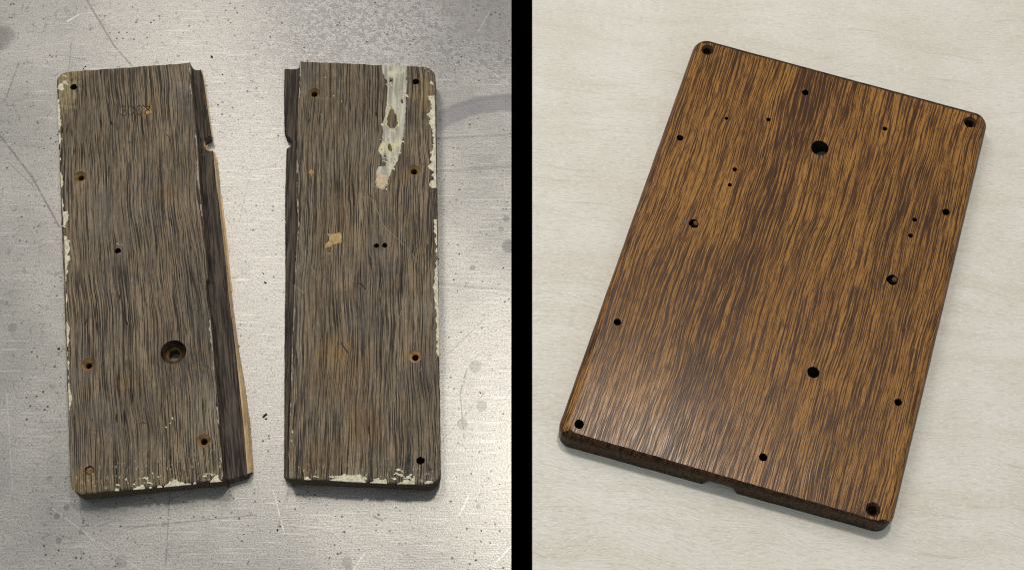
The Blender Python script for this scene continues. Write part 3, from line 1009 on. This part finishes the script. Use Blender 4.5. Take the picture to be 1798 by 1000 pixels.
# white paint along the right edge and the lower edge
edge_paint([(767, 330), (766.2, 300), (765.5, 250), (764.5, 200), (763.5, 168)], 10.5, B, fB, 1.4, M_cream, -.8)
edge_paint([(772, 625), (771, 560), (769.5, 500), (768.5, 440), (767.5, 385)], 5.5, B, fB, 5.2, M_cream, .2)
edge_paint([(532, 842), (570, 843), (605, 845), (655, 848)], 11.0, B, fB, 6.5, M_cream, .6)
edge_paint([(655, 848), (690, 849.5), (728, 850)], 10.0, B, fB, 7.7, M_cream, -1.5)
edge_paint([(742, 850), (760, 848)], 5.5, B, fB, 9.7, M_cream, .5)
edge_paint([(520, 440), (523.5, 398), (520.5, 350), (520.5, 320)][::-1], 3.5, B, fB, 12.0, M_worn, .9, 'worn_edge')
edge_paint([(526.5, 112), (525, 150), (522, 220), (520, 304)], 3.0, B, fB, 14.0, M_worn, .7, 'worn_edge')
edge_paint([(519, 445), (515, 550), (512.5, 610), (508.5, 730)], 3.0, B, fB, 15.0, M_worn, .7, 'worn_edge')
for i, (u, v, r, sy) in enumerate(((700, 836, 10, .9), (702, 828, 5.5, 1.2), (716, 840, 7, .8), (722, 835, 4, 1), (690, 842, 7, .6), (553, 837, 6, .5), (582, 838, 5, .7), (591, 838, 4, .9), (640, 841, 8, .5), (756, 846, 3, .8), (746, 121, 2, .7), (752, 126, 1.8, 1.0),
                                   (758, 150, 3, 2.2), (757, 177, 3, 1.6), (513, 760, 2.2, 3), (511, 775, 1.6, 3), (571, 137, 1.3, 1), (586, 170, 1.2, 2), (600, 180, 1.4, 1.5), (578, 446, 2.4, .8), (575, 303, .9, 1.5), (648, 137, 1.2, 1))):
    chip(u, v, r, B, fB, M_cream, i * 2.1 + .7, sy)
strokes('paint_scratch', [[(632, 350), (638, 346), (648, 346), (654, 351), (657, 361), (664, 373), (668, 385), (676, 399), (688, 411), (700, 420), (710, 432)], [(674, 398), (672, 403)], [(604, 508), (612, 505)], [(735, 652), (741, 645)], [(545, 468), (553, 478), (553, 490)],
                          [(700, 560), (712, 530)], [(722, 444), (728, 452), (732, 458)], [(515, 500), (535, 514)]], 0.8, T + 0.15, simple('pale_scratch', rgb(150, 138, 116), .7, .3), B, fB, None, True)
strokes('dent', [[(628, 496), (636, 500), (642, 508)], [(598, 600), (606, 612), (612, 620)], [(664, 300), (661, 306)], [(680, 812), (752, 822), (758, 824)][1:]], 1.5, T + 0.12, M_dark, B, fB, None, True)
flake('gouge', rough_loop([(545, 297), (549, 299), (553, 305), (549, 304), (547, 311), (545, 305), (541, 303)], 2, 1.0, .3, 6.0, T), T, .2, M_gouge, B, fB, (), .5)

# ------------------------------------------------------------------ the varnished board
TV = 48.0


def line_fit(pts, z):
    q = [Vector(W(u_, v_, z)[:2]) for u_, v_ in pts]
    return q[0], q[-1]


def cross(l1, l2):
    (p, q), (r, s) = l1, l2
    d1, d2 = q - p, s - r
    t = ((r.x - p.x) * d2.y - (r.y - p.y) * d2.x) / (d1.x * d2.y - d1.y * d2.x)
    return p + d1 * t


eL = line_fit([(1161.5, 250), (985, 746)], 0)
eT = line_fit([(1250, 73.6), (1711, 197.5)], TV - 8)
eR = line_fit([(1730, 228), (1568, 908)], TV - 20)
eB = line_fit([(1090, 810), (1537, 933)], 0)
outQ = [cross(eL, eB), cross(eB, eR), cross(eR, eT), cross(eT, eL)]
fiL = line_fit([(1175, 250), (1006, 735)], TV)
fiR = line_fit([(1713, 240), (1549, 916)], TV)
fiB = line_fit([(1004, 757.5), (1535, 911)], TV)
fiT = line_fit([(1250, 77), (1709, 201)], TV)
inQ = [cross(fiL, fiB), cross(fiB, fiR), cross(fiR, fiT), cross(fiT, fiL)]


def match_loops(q_out, q_in, radius, step):
    """two rounded quads with matching points"""
    A_, B_ = [], []
    for i in range(4):
        for k, (quad, dst, rr) in enumerate(((q_out, A_, radius), (q_in, B_, radius * 0.45))):
            p, a_, b_ = quad[i], quad[i - 1], quad[(i + 1) % 4]
            da, db = (a_ - p).normalized(), (b_ - p).normalized()
            half = math.acos(da.dot(db)) / 2
            t = rr / math.tan(half)
            c_ = p + (da + db).normalized() * (rr / sin(half))
            s_, e_ = p + da * t, p + db * t
            a0 = math.atan2(s_.y - c_.y, s_.x - c_.x)
            d_ = (math.atan2(e_.y - c_.y, e_.x - c_.x) - a0 + pi) % (2 * pi) - pi
            for j in range(11):
                dst.append(c_ + Vector((cos(a0 + d_ * j / 10), sin(a0 + d_ * j / 10))) * rr)
            nxt = quad[(i + 1) % 4]
            da2 = (p - nxt).normalized()
            db2 = (quad[(i + 2) % 4] - nxt).normalized()
            t2 = rr / math.tan(math.acos(da2.dot(db2)) / 2)
            n2 = nxt + da2 * t2
            K = int((q_out[(i + 1) % 4] - q_out[i]).length / step)
            for j in range(1, K):
                dst.append(e_.lerp(n2, j / K))
    return A_, B_


fV = frame_of((inQ[0] + inQ[1]).to_3d() / 2, (inQ[2] + inQ[3]).to_3d() / 2, (sum(inQ, Vector((0, 0))) / 4))
V = thing('varnished_board', 'whole restored oak board, varnished golden brown with a rounded edge, lying on pale plywood', 'board', fV)
oV, iV = match_loops(outQ, inQ, 25.0, 3.0)
oV = [p + q * (0.5 * mnoise.noise(Vector((p.x * .04, p.y * .04, 1.0)))) for p, q in zip(oV, normals2(oV))]
iV = [p + q * (0.9 * mnoise.noise(Vector((p.x * .05, p.y * .05, 6.0)))) for p, q in zip(iV, normals2(iV))]
nL, nR = W(1232, 850, 0), W(1294, 866, 0)
bd = (nR - nL).normalized()
nw = (nR - nL).length


def low_z(p):
    """wire notch cut into the lower rim"""
    d = (Vector((p.x, p.y, 0)) - nL)
    s = d.x * bd.x + d.y * bd.y
    off = abs(d.x * bd.y - d.y * bd.x)
    if off > 12 or s < 0 or s > nw:
        return 0.0
    return 25.0 * min(1.0, s / 9.0, (nw - s) / 11.0)


lv = [[Vector((p.x, p.y, low_z(p))) for p in oV], [Vector((p.x, p.y, TV - 16)) for p in oV]]
for a_ in (15, 30, 45, 60, 75, 90):
    s_, z_ = cos(radians(a_)), TV - 16 + 16 * sin(radians(a_))
    lv.append([Vector((i_.x + (o_.x - i_.x) * s_, i_.y + (o_.y - i_.y) * s_, z_)) for o_, i_ in zip(oV, iV)])
# ceiling and sides of the notch, running in under the board
idx = [i for i, p in enumerate(oV) if low_z(p) > 0]
inn = Vector((-bd.y, bd.x, 0)) * 120
if inn.y < 0:
    inn = -inn
ext_v, ext_f = [], []
for k, i in enumerate(idx):
    p = Vector((oV[i].x, oV[i].y, low_z(oV[i])))
    ext_v += [p, p + inn]
    if k:
        ext_f.append((2 * k - 2, 2 * k, 2 * k + 1, 2 * k - 1))
ext_f.append(tuple(2 * k + 1 for k in range(len(idx))))

holesV = [hole(1242, 87.5, 11.5, wob=.08), hole(1703.5, 214.5, 11.5, wob=.08), hole(1533, 893.5, 12.0, wob=.08), hole(1017, 744, 8.0),
          hole(1414, 162.5, 6.2), hole(1194, 242, 6.2), hole(1661, 372, 6.6), hole(1084, 565, 6.4), hole(1577, 705.5, 6.4), hole(1340, 802, 6.8),
          hole(1275.5, 208, 3.4), hole(1349, 210, 4.0), hole(1553.5, 226, 4.4), hole(1290, 297.5, 4.2), hole(1281.5, 324.5, 3.8), hole(1606, 385.5, 4.2), hole(1599, 413.5, 4.2),
          hole(1218, 392.5, 8.6, wob=.25), hole(1567, 491, 9.6, wob=.25), hole(1428, 653, 10.2, k=28, wob=.04), hole(1439.5, 260, 15.5, k=32, wob=.02, off=(16, 5))]
M_V = varnished_material()
M_Vside = varnished_edge('varnished_side', rgb(70, 45, 26), rgb(112, 76, 44))
M_Vend = varnished_edge('varnished_end_grain', rgb(36, 24, 14), rgb(72, 50, 30), 0.12, 0.0)
M_Vhole = simple('stained_hole_wall', rgb(30, 19, 12), .6, .3)
# end grain on the two short sides, long grain on the others
NV = len(oV)
invV = fV.inverted()
ends = []
for p, q in zip(oV, normals2(oV)):
    nl = invV.to_3x3() @ Vector((q.x, q.y, 0))
    ends.append(abs(nl.y) > 0.6)
body = solid('board_body', lv, holesV, [M_V, M_Vend, M_Vhole, M_Vside], V, fV, lambda k, i: 1 if ends[i] else (0 if k >= 4 else 3), TV, bottom=False, extra=(ext_v, ext_f))


def dark_ring(u, v, R, r, mat, dp):
    c_ = W(u, v, TV)
    k = 28
    rows_ = [(R - 0.1, TV - 0.3), (R * .78 + r * .22, TV - dp * .5), (r * 1.05, TV - dp), (r, TV - dp - 3), (r, 1.0)]
    vv, ff = [], []
    for j, (rr, z) in enumerate(rows_):
        for p in circle((c_.x, c_.y), rr, k, 0.12 if j else 0.05, u + j):
            vv.append(Vector((p.x, p.y, z + (1.2 * mnoise.noise(Vector((p.x * .4, p.y * .4, u))) if 0 < j < 3 else 0))))
    for j in range(len(rows_) - 1):
        ff += [(j * k + i, j * k + (i + 1) % k, (j + 1) * k + (i + 1) % k, (j + 1) * k + i) for i in range(k)]
    return mesh_obj('countersink', vv, ff, mat, V, None, [True] * len(ff), fV)


M_ring = simple('stained_countersink', rgb(54, 38, 28), .32, .5, .4, .3)
dark_ring(1242, 87.5, 11.5, 6.6, M_ring, 4.0)
dark_ring(1703.5, 214.5, 11.5, 7.2, M_ring, 4.0)
dark_ring(1533, 893.5, 12.0, 7.4, M_ring, 4.0)
# chipped filler beside two of the holes
M_fill = simple('dark_filler', rgb(88, 66, 44), .45, .4, .45, .3)


def filler(u, v, r, dz, seed):
    pts = [(u + r * cos(a_) * (1 + .3 * mnoise.noise(Vector((cos(a_) * 2, sin(a_) * 2, seed)))), v + r * sin(a_)) for a_ in (2 * pi * i / 14 for i in range(14))]
    return flake('wood_filler', rough_loop(pts, 1.6, 1.0, .4, seed, TV), TV + dz, .35, M_fill, V, fV, (), .5)


filler(1202.5, 389.5, 5.2, 0, 1.0)
for (u, v, s) in ((1222.5, 391, 2.0), (1572, 489.5, 5.0)):
    c_ = W(u, v, TV - 4)
    vv = [Vector((c_.x, c_.y, TV - 2.2))]
    k = 14
    for j, rr in enumerate((2.6, 5.0, 6.0)):
        for p in circle((c_.x, c_.y), rr, k, .3, s + j):
            vv.append(Vector((p.x, p.y, (TV - 2.6, TV - 4.5, TV - 16)[j] + 1.3 * mnoise.noise(Vector((p.x * .5, p.y * .5, s))))))
    ff = [(0, 1 + i, 1 + (i + 1) % k) for i in range(k)]
    for j in range(2):
        ff += [(1 + j * k + i, 1 + j * k + (i + 1) % k, 1 + (j + 1) * k + (i + 1) % k, 1 + (j + 1) * k + i) for i in range(k)]
    mesh_obj('wood_filler', vv, ff, M_fill, V, None, None, fV)

# ------------------------------------------------------------------ grit on the steel
v, f = [], []
spots = [(372, 100, 2.6), (103, 612, 3.0), (466, 496, 2.4), (465, 729, 3.4), (467, 735, 2.4), (150, 117, 2.0), (147, 121, 1.6), (265, 40, 1.6), (332, 46, 1.6), (462, 480, 1.6), (518, 893, 1.4), (487, 930, 2.0), (845, 931, 1.6),
         (843, 689, 1.6), (803, 511, 1.4), (806, 446, 1.6), (884, 470, 1.4), (391, 131, 1.6), (534, 84, 1.4), (60, 220, 1.4), (478, 54, 1.2)]
for i in range(130):
    spots.append((random.uniform(5, 890), random.uniform(5, 995), random.uniform(0.6, 1.2)))
for (u, vv_, r) in spots:
    c_ = W(u, vv_, 0)
    th0 = random.uniform(0, pi)
    el = random.uniform(1.0, 2.2)
    s = len(v)
    for j in range(6):
        a_ = 2 * pi * j / 6
        px, py = r * el * cos(a_) * .8, r * .8 * sin(a_) * random.uniform(.7, 1.2)
        v.append(Vector((c_.x + px * cos(th0) - py * sin(th0), c_.y + px * sin(th0) + py * cos(th0), 0.05)))
    v.append(Vector((c_.x, c_.y, 0.9 * r)))
    f += [(s + j, s + (j + 1) % 6, s + 6) for j in range(6)]
g_ = mesh_obj('grit', v, f, simple('dark_grit', rgb(46, 42, 40), .8, .2))
g_['kind'] = 'stuff'
g_['label'] = 'dark grit scattered over the steel sheet'
